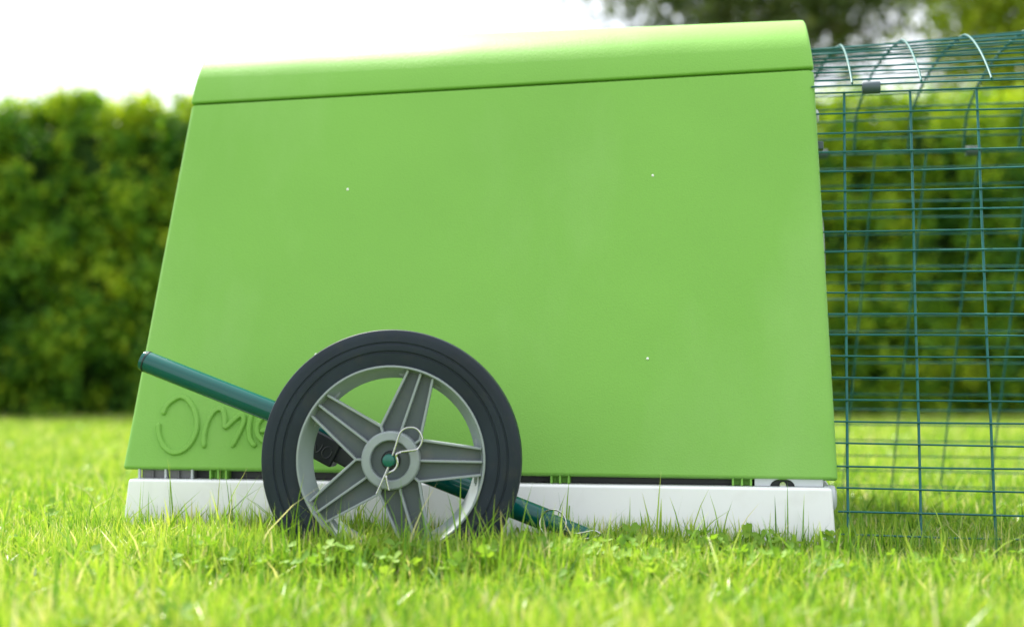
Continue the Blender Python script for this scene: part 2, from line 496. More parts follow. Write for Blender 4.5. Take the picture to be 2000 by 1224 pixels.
for nm, st in LETTERS.items():
    path = smooth_path([panel_pt(a, z, -0.0012) for a, z in st], 8)
    # flattened strip: wide along the panel, low across it
    mb = MB()
    nn = Vector((0, -math.cos(R(16)), math.sin(R(16))))
    vs_, fs_ = [], []
    W = 0.0041; Hh = 0.0055
    sec = [(-1, 0), (-0.86, 0.70), (-0.55, 0.96), (0, 1.0), (0.55, 0.96), (0.86, 0.70), (1, 0)]
    for i, p in enumerate(path):
        t = (path[min(i + 1, len(path) - 1)] - path[max(i - 1, 0)]).normalized()
        side = nn.cross(t).normalized()
        endk = min(1.0, 0.55 + 0.25 * min(i, len(path) - 1 - i))
        for a, h in sec: vs_.append(p + side * (a * W * endk) + nn * (h * Hh * min(1, 0.5 + endk * 0.5)))
    k = len(sec)
    for i in range(len(path) - 1):
        for j in range(k - 1): fs_.append((i * k + j, i * k + j + 1, (i + 1) * k + j + 1, (i + 1) * k + j))
    fs_.append(tuple(range(k))); fs_.append(tuple((len(path) - 1) * k + j for j in range(k)))
    mb.add(vs_, fs_)
    mb.build(nm, M_green, panel)

# little white fixing pins in shallow dimples
for a, z in ((-0.2636, 0.5271), (0.1797, 0.5366), (0.1773, 0.2789), (-0.2879, 0.2859)):
    mb = MB(); mb.lathe([(0.0, -0.0012), (0.0010, -0.0010), (0.0017, -0.0004), (0.0019, 0.0006), (0.0, 0.0010)], 16, closed=False)
    o = mb.build('fixing_pin', M_whitepin, panel); o.location = panel_pt(a, z, 0.0004); o.rotation_euler = (-R(16), 0, 0)

# white base
def base():
    yb = 2 * CEN + 0.011
    mb = MB()
    mb.hexa([(-0.549, -0.0215, -0.01), (0.4225, -0.0215, -0.01), (0.4225, yb + 0.01, -0.01), (-0.549, yb + 0.01, -0.01),
             (-0.5395, -0.0106, 0.113), (0.4152, -0.0106, 0.1127), (0.4152, yb, 0.1127), (-0.5395, yb, 0.113)])
    return mb.build('base', M_white, hutch, bevel=0.004, seg=3)
bs = base()
# dark frame in the gap between base and panel
mb = MB(); mb.box((-0.525, 0.024, 0.1125), (0.395, 2 * CEN - 0.024, 0.150))
fr = mb.build('floor_frame', M_darkgrey, hutch, bevel=0.002)
def fin(s0, w, y0, y1, mat, nm='rib', z1=0.1262):
    m_ = MB(); m_.box((s0, y0, 0.1132), (s0 + w, y1, z1)); return m_.build(nm, mat, fr, bevel=0.0006)
for c in (-0.4275, 0.0505, 0.289):           # green triple lugs
    for k in range(3): fin(c + k * 0.0115, 0.0028, 0.006, 0.0235, M_green, 'lug')
    fin(c - 0.0005, 0.0262, 0.0175, 0.0230, M_green, 'lug_plate', 0.127)
mb = MB(); mb.box((-0.529, 0.012, 0.1132), (-0.452, 0.023, 0.1275)); mb.build('grey_block', M_midgrey, fr, bevel=0.001)
for s0 in (-0.5325, -0.4935, -0.4545): fin(s0, 0.003, 0.006, 0.0115, M_palegrey)
for s0 in (-0.512, -0.474): fin(s0, 0.0018, 0.0075, 0.0115, M_midgrey, 'rib', 0.124)
# pale block with a half-round hole and bolt at the run end
mb = MB()
hole = [(0.3535 + 0.0155 * math.cos(a), 0.1131 + 0.0098 * math.sin(a)) for a in [math.pi * i / 14 for i in range(15)]]
outer = [(0.405, 0.1131), (0.405, 0.1262), (0.318, 0.1262), (0.318, 0.1131)]
mb.prism(outer + [hole[14 - i] for i in range(15)], 0.0060, 0.020)
mb.build('latch_block', M_palegrey, fr, smooth=False, bevel=0.0008)
mb = MB(); mb.box((0.336, 0.0145, 0.1130), (0.371, 0.0195, 0.1235)); mb.build('latch_recess', M_black, fr)
mb = MB(); mb.lathe([(0, -0.003), (0.004, -0.003), (0.005, -0.0015), (0.005, 0.003), (0, 0.003)], 20, closed=False)
o = mb.build('bolt', M_chrome, fr); o.location = (0.354, 0.0115, 0.1145)
# rounded grey knob on the run end of the base, small fixings on the run end of the house
mb = MB(); mb.lathe([(0, -0.010), (0.010, -0.010), (0.0155, -0.0075), (0.0165, -0.004), (0.0165, 0.006), (0, 0.006)], 32, closed=False)
o = mb.build('base_knob', M_palegrey, hutch); o.location = (0.4120, 0.014, 0.0985); o.rotation_euler = (0, 0, R(90))
mb = MB(); mb.lathe([(0, -0.006), (0.006, -0.006), (0.0095, -0.004), (0.0105, 0.0), (0.0105, 0.006), (0, 0.006)], 28, closed=False)
o = mb.build('end_knob', M_palegrey, hutch); o.location = (s_at('R', 0.622) - 0.002, 0.170, 0.622); o.rotation_euler = (0, 0, R(90))
mb = MB(); mb.box((-0.006, -0.008, -0.006), (0.008, 0.008, 0.006))
o = mb.build('end_bracket', M_clip, hutch, bevel=0.002); o.location = (s_at('R', 0.578) + 0.000, 0.16, 0.578)

# ------------------------------------------------------------------ wheel lever
LY = -0.085
def tube_pt(t):    # along the lever, 0 at the raised end
    a = Vector((-0.4830, LY, 0.2755)); b = Vector((0.0640, LY, 0.0720))
    return a + (b - a) * t
ld = (tube_pt(1) - tube_pt(0)).normalized()
lever = empty('wheel_lever', (0, 0, 0), 0, hutch)
mb = MB(); mb.tube([tube_pt(0.003), tube_pt(0.012), tube_pt(1.0)], [0.0130, 0.0143, 0.0143], 40); mb.build('lever_tube', M_tube, lever, angle=50)
a0 = tube_pt(0.0)
mb = MB(); mb.tube([a0 - ld * 0.0035, a0 - ld * 0.0028, a0 + ld * 0.0, a0 + ld * 0.012], [0.0095, 0.0128, 0.0139, 0.0139], 40); mb.build('end_cap', M_tube, lever, angle=50)
mb = MB(); mb.tube([a0 + ld * 0.0022, a0 + ld * 0.0040], [0.01455, 0.01455], 40); mb.build('cap_ring', M_black, lever)
b0 = tube_pt(1.0)
mb = MB(); mb.tube([b0 - ld * 0.02, b0 + ld * 0.050, b0 + ld * 0.053], [0.0105, 0.0105, 0.009], 32); mb.build('inner_rod', M_tube, lever)
# lettered bracket behind the wheel
up = Vector((-ld.z, 0, ld.x)); ly = Vector((0, 1, 0))
def lev(c, x, y, z): return tuple(c + ld * x + ly * y + up * z)
bc = Vector((-0.2350, LY - 0.010, 0.1640))
ld2 = Vector((math.cos(R(27)), 0, -math.sin(R(27)))); up2 = Vector((math.sin(R(27)), 0, math.cos(R(27))))
def lev2(x, y, z): return tuple(bc + ld2 * x + ly * y + up2 * z)
mb = MB(); mb.hexa([lev2(-0.045, -0.012, -0.0165), lev2(0.0265, -0.012, -0.0165), lev2(0.0265, 0.016, -0.0165), lev2(-0.045, 0.016, -0.0165),
                    lev2(-0.045, -0.012, 0.0185), lev2(0.0265, -0.012, 0.0185), lev2(0.0265, 0.016, 0.0185), lev2(-0.045, 0.016, 0.0185)])
br = mb.build('axle_bracket', M_black, lever, bevel=0.003)
mb = MB(); mb.hexa([lev2(0.022, -0.008, -0.008), lev2(0.115, -0.008, -0.006), lev2(0.115, 0.016, -0.006), lev2(0.022, 0.016, -0.008),
                    lev2(0.022, -0.008, 0.012), lev2(0.115, -0.008, 0.022), lev2(0.115, 0.016, 0.022), lev2(0.022, 0.016, 0.012)])
mb.build('axle_arm', M_black, lever, bevel=0.003)
# small raised lettering, upside down on the bracket
for nm, st in (('bracket_letter_o', [(.022, .004), (.0215, -.004), (.016, -.0085), (.0105, -.004), (.0115, .004), (.0165, .0075), (.020, .006)]),
               ('bracket_letter_m', [(.007, .006), (.0065, -.002), (.003, -.007), (.0005, -.003), (-.001, .001), (-.003, -.004), (-.0065, -.006), (-.0085, -.001), (-.006, .006)]),
               ('bracket_letter_l', [(-.0125, -.008), (-.0125, .002), (-.0155, .0065)]),
               ('bracket_letter_e', [(-.0185, .0015), (-.0235, .0005), (-.023, -.005), (-.019, -.005), (-.0175, .001), (-.020, .006), (-.024, .006)])):
    mb = MB(); mb.tube(smooth_path([lev2(x - 0.002, -0.0120, z) for x, z in st], 5), 0.0010, 8); mb.build(nm, M_black, br)

# ------------------------------------------------------------------ the wheel
wheel = empty('wheel', (-0.118, -0.173, 0.153), R(8.0), hutch)
K = 0.1587 / 252.0
prof = [(.1135, -.0190), (.1290, -.0212), (.1300, -.0212), (.1306, -.0202), (.1322, -.0202), (.1330, -.0222), (.1398, -.0228), (.1408, -.0226), (.1414, -.0213), (.1428, -.0213),
        (.1436, -.0226), (.1500, -.0222), (.1555, -.0214), (.1576, -.0200), (.1585, -.0175), (.1587, -.010)]
prof = prof + [(r_, -y) for r_, y in reversed(prof)]
mb = MB(); mb.lathe(prof, 128); mb.build('tyre', M_rubber, wheel, angle=28)
prof = [(.1150, -.0190), (.1150, -.0228), (.1146, -.0236), (.1128, -.0238), (.1122, -.0230), (.1112, -.0150), (.1065, -.0020), (.1010, .0090), (.1000, .0120), (.1004, .0150), (.1130, .0210), (.1150, .0190)]
mb = MB(); mb.lathe(prof, 128); mb.build('rim', M_rim, wheel, angle=32)
def pol(r_, deg): return (r_ * math.cos(R(deg)), r_ * math.sin(R(deg)))
for k in range(5):
    A = 72.0 * k - 1.0
    def rot(p): c, s_ = math.cos(R(A)), math.sin(R(A)); return (p[0] * c - p[1] * s_, p[0] * s_ + p[1] * c)
    vL, vR = pol(.0427, 36), pol(.0427, -36)
    oL, oR = (.1100, .0158), (.1100, -.0158)
    web = [pol(.034, -36), vR, oR, (.1118, 0), oL, vL, pol(.034, 36)]
    mb = MB(); mb.prism([rot(p) for p in web], -.0085, -.0040)
    sp = mb.build('spoke', M_web, wheel, smooth=False)
    for a, b_ in ((vL, oL), (vR, oR), ((.030, 0), (.1112, 0)), (pol(.033, 36), pol(.0437, 36))):
        m2 = MB(); m2.bar(rot(a), rot(b_), .0030, -.0195, -.0086); m2.build('spoke_rib', M_rim, sp, bevel=0.0007)
    # fillets between spoke and rim
    for sg in (1, -1):
        pts = [(.1010, sg * .0166), (.1035, sg * .0150), (.1085, sg * .0150), (.1040, sg * .0275), (.1005, sg * .0265), (.1003, sg * .0215)]
        m2 = MB(); m2.prism([rot(p) for p in pts], .0000, .0110); m2.build('fillet', M_rim, sp, smooth=False)
mb = MB(); mb.lathe([(.0238, -.0150), (.0240, -.0262), (.0252, -.0275), (.0335, -.0268), (.0352, -.0252), (.0357, -.0225), (.0357, .0150), (.010, .0150), (.010, -.0150)], 72)
mb.build('hub', M_rim, wheel, angle=30)
mb = MB(); mb.lathe([(0, -.0165), (.0237, -.0165), (.0237, -.012), (0, -.012)], 64, closed=False); mb.build('hub_face', M_web, wheel)
mb = MB(); mb.lathe([(0, -.0195), (.0105, -.0195), (.0118, -.0185), (.0118, -.015), (0, -.015)], 48, closed=False); o = mb.build('bush', M_black, wheel)
mb = MB(); mb.lathe([(0, -.0400), (.0062, -.0400), (.0073, -.0392), (.0076, -.0375), (.0076, .085), (0, .085)], 40, closed=False); ax = mb.build('axle', M_cappin, wheel, angle=50)
ax.location = (-.0005, 0, 0.0005)
# sprung retaining clip through the axle
Z = [(560, 1085), (640, 905), (720, 720), (800, 490), (850, 330), (885, 270), (940, 235), (1010, 225), (1075, 240), (1125, 290), (1155, 370), (1140, 440), (1105, 490), (1065, 515), (970, 530), (880, 542), (835, 560), (825, 600),
     (838, 650), (838, 710), (805, 765), (745, 803), (700, 835), (690, 870), (700, 930), (725, 1035)]
pts = []
for i, (zx, zy) in enumerate(Z):
    dx = (660 + zx / 6.8 - 767) * K; dz = -(800 + zy / 6.8 - 897) * K
    pts.append((dx, -0.0335 - (0.002 if i > 12 else 0) - (0.004 if 16 <= i <= 21 else 0), dz))
mb = MB(); mb.tube(smooth_path(pts, 5), 0.00135, 10); mb.build('retaining_clip', M_chrome, wheel)

# ring pull on the low end of the lever
ring = []
rc = b0 + ld * 0.006 + Vector((0, 0, 0.002))
for i in range(28):
    a = 2 * math.pi * i / 28
    ring.append(rc + Vector((math.cos(a) * 0.0165, math.sin(a) * 0.006 - 0.0150 * math.cos(a * 0.5) ** 2, math.sin(a) * 0.0165)))
mb = MB(); mb.tube([rc + ly * -0.017 + Vector((math.cos(2 * math.pi * i / 36) * 0.0165, 0.003 * math.sin(2 * math.pi * i / 36), math.sin(2 * math.pi * i / 36) * 0.0165)) for i in range(36)], 0.0012, 8, closed=True)
mb.build('pull_ring', M_chrome, lever)
mb = MB(); mb.tube(smooth_path([rc + Vector((0.012, -0.012, -0.008)), rc + Vector((0.030, -0.020, -0.012)), rc + Vector((0.052, -0.022, -0.008)), rc + Vector((0.060, -0.022, -0.013)), rc + Vector((0.045, -0.020, -0.018)), rc + Vector((0.030, -0.018, -0.020))], 6), 0.0011, 8)
mb.build('pull_pin', M_chrome, lever)

# ------------------------------------------------------------------ the wire run
run = empty('wire_run', HUTCH_AT, -YAW)
tag(run, 'dark green wire mesh tunnel run joined to the right end of the hutch', 'wire run')
S0, S1 = 0.412, 1.95
TILT = 0.018                                # uprights lean a little along the run
def wire(parent, pts, r=0.0018, n=6):
    m_ = MB(); m_.tube(pts, r, n); return m_.build('wire', M_wire, parent, angle=60)
def jig(a=0.0009): return random.uniform(-a, a)
UP = [0.4455 + 0.0897 * k for k in range(17)]
# near side mesh
near = empty('side_mesh', (0, 0, 0), 0, run)
def near_pt(s, z): return (s, y_front(z) + 0.0125, z)
zs = [0.6535] + [0.622 - 0.0284 * k for k in range(22)]
for z in zs:
    if z < 0.02: continue
    wv = [near_pt(s, z - 0.010 * (s - 0.5) * (0.9 if z < .4 else .3) + jig()) for s in np.linspace(s_at('R', z) - 0.002, S1, 12)]
    wire(near, [(x, y - 0.0030, zz) for x, y, zz in wv], 0.0014)
for s in UP:
    top, bot = 0.6545 - 0.004 * (s - .5), 0.015
    wire(near, [near_pt(s + TILT * (z - 0.6535) + jig(0.0006), z) for z in np.linspace(top, bot, 8)], 0.0018, 8)
# arched top mesh
arch = empty('arch_mesh', (0, 0, 0), 0, run)
def arch_prof(s, n=60):
    k = (s - 0.45)
    zr = 0.772 + 0.045 * min(k, 0.6)
    p0 = Vector((0.1555, 0.6615)); c = Vector((0.405, zr)); p9 = Vector((0.7135, 0.650))
    out = []
    for i in range(n + 1):
        t = i / n
        out.append(p0 * (1 - t) ** 3 + Vector((0.215, 0.7105)) * 3 * t * (1 - t) ** 2 + Vector((0.335, zr - 0.008)) * 3 * t * t * (1 - t) + c * t ** 3)
    for i in range(1, n + 1):
        t = i / n
        out.append(c * (1 - t) ** 3 + Vector((0.50, zr)) * 3 * t * (1 - t) ** 2 + Vector((0.645, 0.762)) * 3 * t * t * (1 - t) + p9 * t ** 3)
    return out
NL = 22
for k in range(NL + 1):
    pts = []
    for s in np.linspace(S0 - 0.012, S1, 10):
        pr_ = arch_prof(s); p = pr_[int(round(k / NL * (len(pr_) - 1)))]
        pts.append((s, p.x + jig(0.0005), p.y + jig(0.0012)))
    wire(arch, pts, 0.0014)
for s in [0.4520 + 0.0935 * k for k in range(16)]:
    pr_ = arch_prof(s, 40)
    front = [(s + 0.004 * (1 - i / 40), p.x - 0.0020, p.y + 0.0028) for i, p in enumerate(pr_[:41])]
    wire(arch, front, 0.0017, 8)
    back = pr_[40:]
    L_ = 0.0; seq = []
    prev = back[0]
    dense = []
    for i in range(len(back) - 1):
        for q in range(5): dense.append(back[i] + (back[i + 1] - back[i]) * q / 5)
    for ph in (0, math.pi):        # two strands twisted together
        pts = []; L_ = 0.0; prev = dense[0]
        for i, p in enumerate(dense):
            L_ += (p - prev).length; prev = p
            d = dense[min(i + 1, len(dense) - 1)] - dense[max(i - 1, 0)]
            nn = Vector((-d.y, d.x)).normalized()
            a = 2 * math.pi * L_ / 0.024 + ph
            pts.append((s - 0.052 * min(1.0, max(0.0, (p.x - 0.405) / 0.26)) + 0.0019 * math.cos(a), p.x + nn.x * (0.0026 + 0.0019 * math.sin(a)), p.y + nn.y * (0.0026 + 0.0019 * math.sin(a))))
        wire(arch, pts, 0.0012, 6)
# far side mesh
far = empty('side_mesh', (0, 0, 0), 0, run)
def far_pt(s, z): return (s, 0.9 - (z - 0.0) * TAN * 1.0, z)
for z in [0.655 - 0.0287 * k for k in range(23)]:
    if z < 0.02: continue
    wire(far, [far_pt(s, z - 0.006 * (s - 0.5) + jig()) for s in np.linspace(S0 - 0.006, S1, 8)], 0.0014)
for s in [0.388 + 0.0885 * k for k in range(18)]:
    if s + TILT * 0 < S0: continue
    wire(far, [(s + 0.088 * z, y + 0.0034, zz) for (_, y, zz), z in [(far_pt(s, z), z - 0.05) for z in np.linspace(0.655, 0.015, 6)]], 0.0017)
# clips that hold the meshes together
def clip(loc, ln=0.0245, r=0.0085):
    m_ = MB()
    prof_ = [(r * 0.62, -ln / 2), (r * 0.95, -ln / 2), (r, -ln / 2 + 0.001), (r, ln / 2 - 0.001), (r * 0.95, ln / 2), (r * 0.62, ln / 2)]
    m_.lathe(prof_, 24)
    o_ = m_.build('mesh_clip', M_clip, run, angle=30); o_.location = loc; o_.rotation_euler = (0, 0, R(90)); return o_
clip((0.4815, 0.150, 0.6565)); clip((0.842, 0.150, 0.655))
clip((0.6965, 0.7145, 0.6515)); clip((0.435, 0.7145, 0.653)); clip((1.12, 0.7145, 0.6515))

# ------------------------------------------------------------------ hedge
def leaf_cloud(P, Nrm, size, tone, aspect=0.62, jitter=0.9):
    """folded diamond leaves, 2 triangles + 2: P centres, Nrm preferred normals"""
    n = len(P)
    d = Nrm + rng.normal(0, jitter, (n, 3)); d /= np.linalg.norm(d, axis=1, keepdims=True)
    r_ = rng.normal(0, 1, (n, 3)); t = np.cross(d, r_); t /= np.linalg.norm(t, axis=1, keepdims=True)
    b = np.cross(d, t)
    s = size[:, None]
    fold = d * (s * 0.16)
    v0 = P - t * s * 0.5; v1 = P + b * s * aspect * 0.5 + fold - t * s * 0.06; v2 = P + t * s * 0.5; v3 = P - b * s * aspect * 0.5 + fold - t * s * 0.06
    V = np.stack([v0, v1, v2, v3], 1).reshape(-1, 3)
    i = np.arange(n) * 4
    F = np.stack([i, i + 1, i + 2, i, i + 2, i + 3], 1).ravel()
    return V, F, np.repeat(tone, 4)

def tri_mesh(name, V, F, mat, parent, tone):
    return quick_mesh(name, V, F, np.arange(len(F) // 3) * 3, None, mat, parent, tone, smooth=False)

def build_hedge():
    x0, x1, y0, y1, h = -7.0, 8.5, 8.05, 9.2, 1.80
    root = empty('garden_hedge', ((x0 + x1) / 2, (y0 + y1) / 2, 0))
    tag(root, 'long clipped green hedge turning yellower towards its top, closing off the lawn behind', 'hedge')
    root_off = Vector(root.location)
    # sheet for the twiggy inside, its shade put into a near-black colour
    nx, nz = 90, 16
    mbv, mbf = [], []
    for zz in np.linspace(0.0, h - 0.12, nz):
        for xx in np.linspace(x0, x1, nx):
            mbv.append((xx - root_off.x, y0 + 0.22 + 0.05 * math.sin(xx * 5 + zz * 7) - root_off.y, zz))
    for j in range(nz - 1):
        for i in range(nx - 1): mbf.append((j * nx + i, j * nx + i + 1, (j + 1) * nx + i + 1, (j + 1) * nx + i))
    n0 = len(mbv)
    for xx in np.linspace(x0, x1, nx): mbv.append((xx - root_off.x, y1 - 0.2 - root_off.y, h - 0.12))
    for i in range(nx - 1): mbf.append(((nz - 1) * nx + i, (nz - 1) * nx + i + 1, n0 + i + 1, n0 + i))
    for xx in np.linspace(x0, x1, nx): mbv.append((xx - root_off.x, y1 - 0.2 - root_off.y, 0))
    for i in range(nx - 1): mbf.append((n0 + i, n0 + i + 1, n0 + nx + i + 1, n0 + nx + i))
    core = link_mesh('dark_core', mbv, mbf, M_core, root)
    Ps, Ns, Ss, Ts = [], [], [], []
    def face(nc, kind):
        per = 26
        u = rng.uniform(x0, x1, nc)
        if kind == 'front':
            z = rng.uniform(0.03, h, nc) ; bump = (value_noise(u + 10, z, 2.2, 21) - .5) * 0.20 + (value_noise(u + 10, z, 6.5, 22) - .5) * 0.22 + rng.normal(0, .03, nc)
            c = np.stack([u, y0 + 0.10 - bump + 0.10 * (z / h) ** 4, z], 1); nn = np.array([0, -0.6, 0.8])
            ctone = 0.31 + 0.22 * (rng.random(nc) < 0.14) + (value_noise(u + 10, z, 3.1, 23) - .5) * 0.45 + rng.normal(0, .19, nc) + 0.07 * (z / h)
            ctone += 0.16 * np.clip((z - h + 0.08) / 0.08, 0, 1)  # yellower with height: young growth, plus the sunlit rim put into the tone
            gap = value_noise(u + 10, z, 7.5, 28) < 0.30; c[gap, 1] += 0.16
        else:
            v = rng.uniform(y0 + 0.05, y1, nc)
            zz = h + 0.03 + (value_noise(u + 10, v, 1.3, 24) - .5) * 0.04 + (value_noise(u + 10, v, 5, 25) - .5) * 0.06 + rng.exponential(0.012, nc)
            c = np.stack([u, v, zz], 1); nn = np.array([0, -0.2, 1.0])
            ctone = 0.60 + rng.normal(0, .17, nc)  # top clumps yellower: young leaves, with some sunlight put into their colour
        P = np.repeat(c, per, 0) + rng.normal(0, 1, (nc * per, 3)) * np.array([0.038, 0.03, 0.038])
        Ps.append(P); Ns.append(np.tile(nn, (nc * per, 1)))
        Ss.append(rng.uniform(0.028, 0.056, nc * per)); Ts.append(np.repeat(ctone, per) + rng.normal(0, .08, nc * per))
    face(9500, 'front'); face(3000, 'top')
    # upright shoots that missed the shears
    for px_, hh in ((-2.14, .17), (-2.19, .12), (-1.93, .13), (-1.87, .10), (-2.6, .07), (-0.8, .1), (2.4, .1), (3.3, .12), (-3.6, .12), (4.5, .1)):
        m_ = 28; t = rng.uniform(0, 1, m_)
        Ps.append(np.stack([px_ + rng.normal(0, .028, m_) * (1.25 - t), y0 + 0.35 + rng.normal(0, .03, m_), h + hh * t], 1))
        Ns.append(np.tile([0, -.5, .5], (m_, 1))); Ss.append(rng.uniform(.022, .04, m_)); Ts.append(rng.normal(.85, .1, m_))
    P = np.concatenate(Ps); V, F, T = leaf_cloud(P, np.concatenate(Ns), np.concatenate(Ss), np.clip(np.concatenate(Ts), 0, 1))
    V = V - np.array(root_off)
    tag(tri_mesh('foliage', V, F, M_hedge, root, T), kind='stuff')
build_hedge()

# ------------------------------------------------------------------ trees beyond the hedge
def build_tree(name, label, at, trunk_h, crown_c, crown_r, n_clump, per, lsize, mat, seed, r0=0.16, spread=0.35):
    g = np.random.default_rng(seed)
    root = empty(name, at); tag(root, label, 'tree', 'trees beyond the hedge')
    mb = MB()
    top = Vector((crown_c[0], crown_c[1], crown_c[2] + crown_r[2] * 0.6))
    path = smooth_path([(0, 0, -0.05), (0.05, 0.02, trunk_h * 0.5), (crown_c[0] * .4, 0.0, trunk_h), tuple(top)], 6)
    mb.tube(path, [r0 * (1 - 0.85 * i / (len(path) - 1)) for i in range(len(path))], 10)
    mb.build('trunk', M_bark, root)
    limbs = MB()
    tips = []
    for k in range(34):
        z = trunk_h * 0.8 + (top.z - trunk_h * 0.8) * (k / 34)
        base_ = min(path, key=lambda p: abs(p.z - z))
        a = k * 2.4 + g.uniform(-.4, .4)
        d = Vector((math.cos(a), math.sin(a), g.uniform(-0.1, 0.5)))
        ln = max(crown_r[0], crown_r[1]) * g.uniform(0.6, 0.95) * math.sqrt(max(0.15, 1 - ((z - crown_c[2]) / (crown_r[2] * 1.05)) ** 2))
        p1 = base_ + d * ln * .5 + Vector((0, 0, .12)); p2 = base_ + d * ln
        limbs.tube([base_, p1, p2], [r0 * .28, r0 * .17, r0 * .05], 6)
        tips += [p1, p2, (p1 + p2) / 2]
    limbs.build('limbs', M_bark, root)
    u = g.normal(0, 1, (n_clump, 3)); u /= np.linalg.norm(u, axis=1, keepdims=True)
    rad = g.uniform(0.45, 1.0, n_clump) ** 0.6
    lob = 0.80 + 0.35 * value_noise(u[:, 0] * 2 + 5, u[:, 2] * 2 + u[:, 1] + 5, 1.3, seed)
    c = np.array(crown_c) + u * np.array(crown_r) * (rad * lob)[:, None]
    P = np.repeat(c, per, 0) + g.normal(0, 1, (n_clump * per, 3)) * spread * g.uniform(.6, 1.1, (n_clump, 1)).repeat(per, 0)
    tone = np.clip(np.repeat(g.normal(.45, .2, n_clump), per) + g.normal(0, .12, n_clump * per), 0, 1)
    V, F, T = leaf_cloud(P, np.tile([0, -.3, .6], (len(P), 1)), g.uniform(.7, 1.3, len(P)) * lsize, tone, .55, 1.2)
    tag(tri_mesh('crown', V, F, mat, root, T), kind='stuff')
build_tree('dark_tree', 'tall dark tree behind the hutch roof with sky showing through its crown', (3.0, 14.5, 0), 3.2, (-0.32, 0, 5.35), (2.15, 1.9, 2.1), 540, 70, 0.10, M_treeleaf, 5)
build_tree('bright_tree', 'yellow green leafy tree rising over the hedge at the right edge', (5.5, 12.2, 0), 1.6, (-0.05, 0, 3.6), (1.85, 1.5, 2.4), 640, 70, 0.085, M_tree2leaf, 9, 0.12, 0.25)

# ------------------------------------------------------------------ grass and clover
U_ = np.array([math.cos(YAW), -math.sin(YAW)]); N_ = np.array([math.sin(YAW), math.cos(YAW)])
def to_hutch(x, y):
    dx, dy = x - HUTCH_AT[0], y - HUTCH_AT[1]
    return dx * U_[0] + dy * U_[1], dx * N_[0] + dy * N_[1]
def outside_hutch(x, y, m=0.0):
    s, d = to_hutch(x, y)
    return ~((s > -0.552 - m) & (s < 0.425 + m) & (d > -0.024 - m) & (d < 0.90))

def blades(n, xr, yr, hr, wr, seg=3, keep=None, tall=0.0, bend=0.5, tone_c=0.46, seed=1):
    g = np.random.default_rng(seed)
    x = g.uniform(*xr, n); y = g.uniform(*yr, n)
    ok = outside_hutch(x, y)
    if keep is not None: ok &= keep(x, y)
    x, y = x[ok], y[ok]; n = len(x)
    patch = value_noise(x + 20, y + 20, 1.6, 41); patch2 = value_noise(x + 20, y + 20, 7.0, 42)
    h = g.uniform(*hr, n) * (0.72 + 0.30 * patch + 0.30 * patch2)
    if tall > 0: h *= np.where(g.random(n) < tall, g.uniform(1.3, 1.9, n), 1.0)
    w = g.uniform(*wr, n)
    a = g.uniform(0, 2 * np.pi, n); lean = np.abs(g.normal(0, bend, n)) * h
    az = g.uniform(0, 2 * np.pi, n)
    dx, dy = np.cos(a), np.sin(a); sx, sy = np.cos(az), np.sin(az)
    z0 = lawn_height(x, y) - 0.003
    rows = []
    for k in range(seg + 1):
        t = k / seg
        cx = x + dx * lean * t * t; cy = y + dy * lean * t * t
        cz = z0 + h * t * (1 - 0.18 * (lean / h) * t)
        ww = w * (1 - t ** 2.2) * 0.5 if k < seg else w * 0.06
        if k < seg:
            rows.append(np.stack([cx - sx * ww, cy - sy * ww, cz], 1)); rows.append(np.stack([cx + sx * ww, cy + sy * ww, cz], 1))
        else:
            rows.append(np.stack([cx, cy, cz], 1))
    m = 2 * seg + 1
    V = np.stack(rows, 1).reshape(-1, 3)
    b = np.arange(n) * m
    F = []
    for k in range(seg - 1):
        F += [b + 2 * k, b + 2 * k + 1, b + 2 * k + 3, b + 2 * k, b + 2 * k + 3, b + 2 * k + 2]
    F += [b + 2 * seg - 2, b + 2 * seg - 1, b + 2 * seg]
    F = np.stack(F, 1).reshape(-1)
    tone = np.clip(tone_c + (patch - .5) * 0.22 + (patch2 - .5) * 0.22 + g.normal(0, .20, n), 0, 0.9)
    dry = g.random(n) < 0.055
    tone = np.where(dry, g.uniform(.92, 1.0, n), tone)
    T = np.repeat(tone[:, None], m, 1)
    nib = g.random(n) < 0.38                      # mown tips that have dried pale
    T[:, -1] = np.where(nib, 0.97, T[:, -1])
    return V, F, T.ravel()

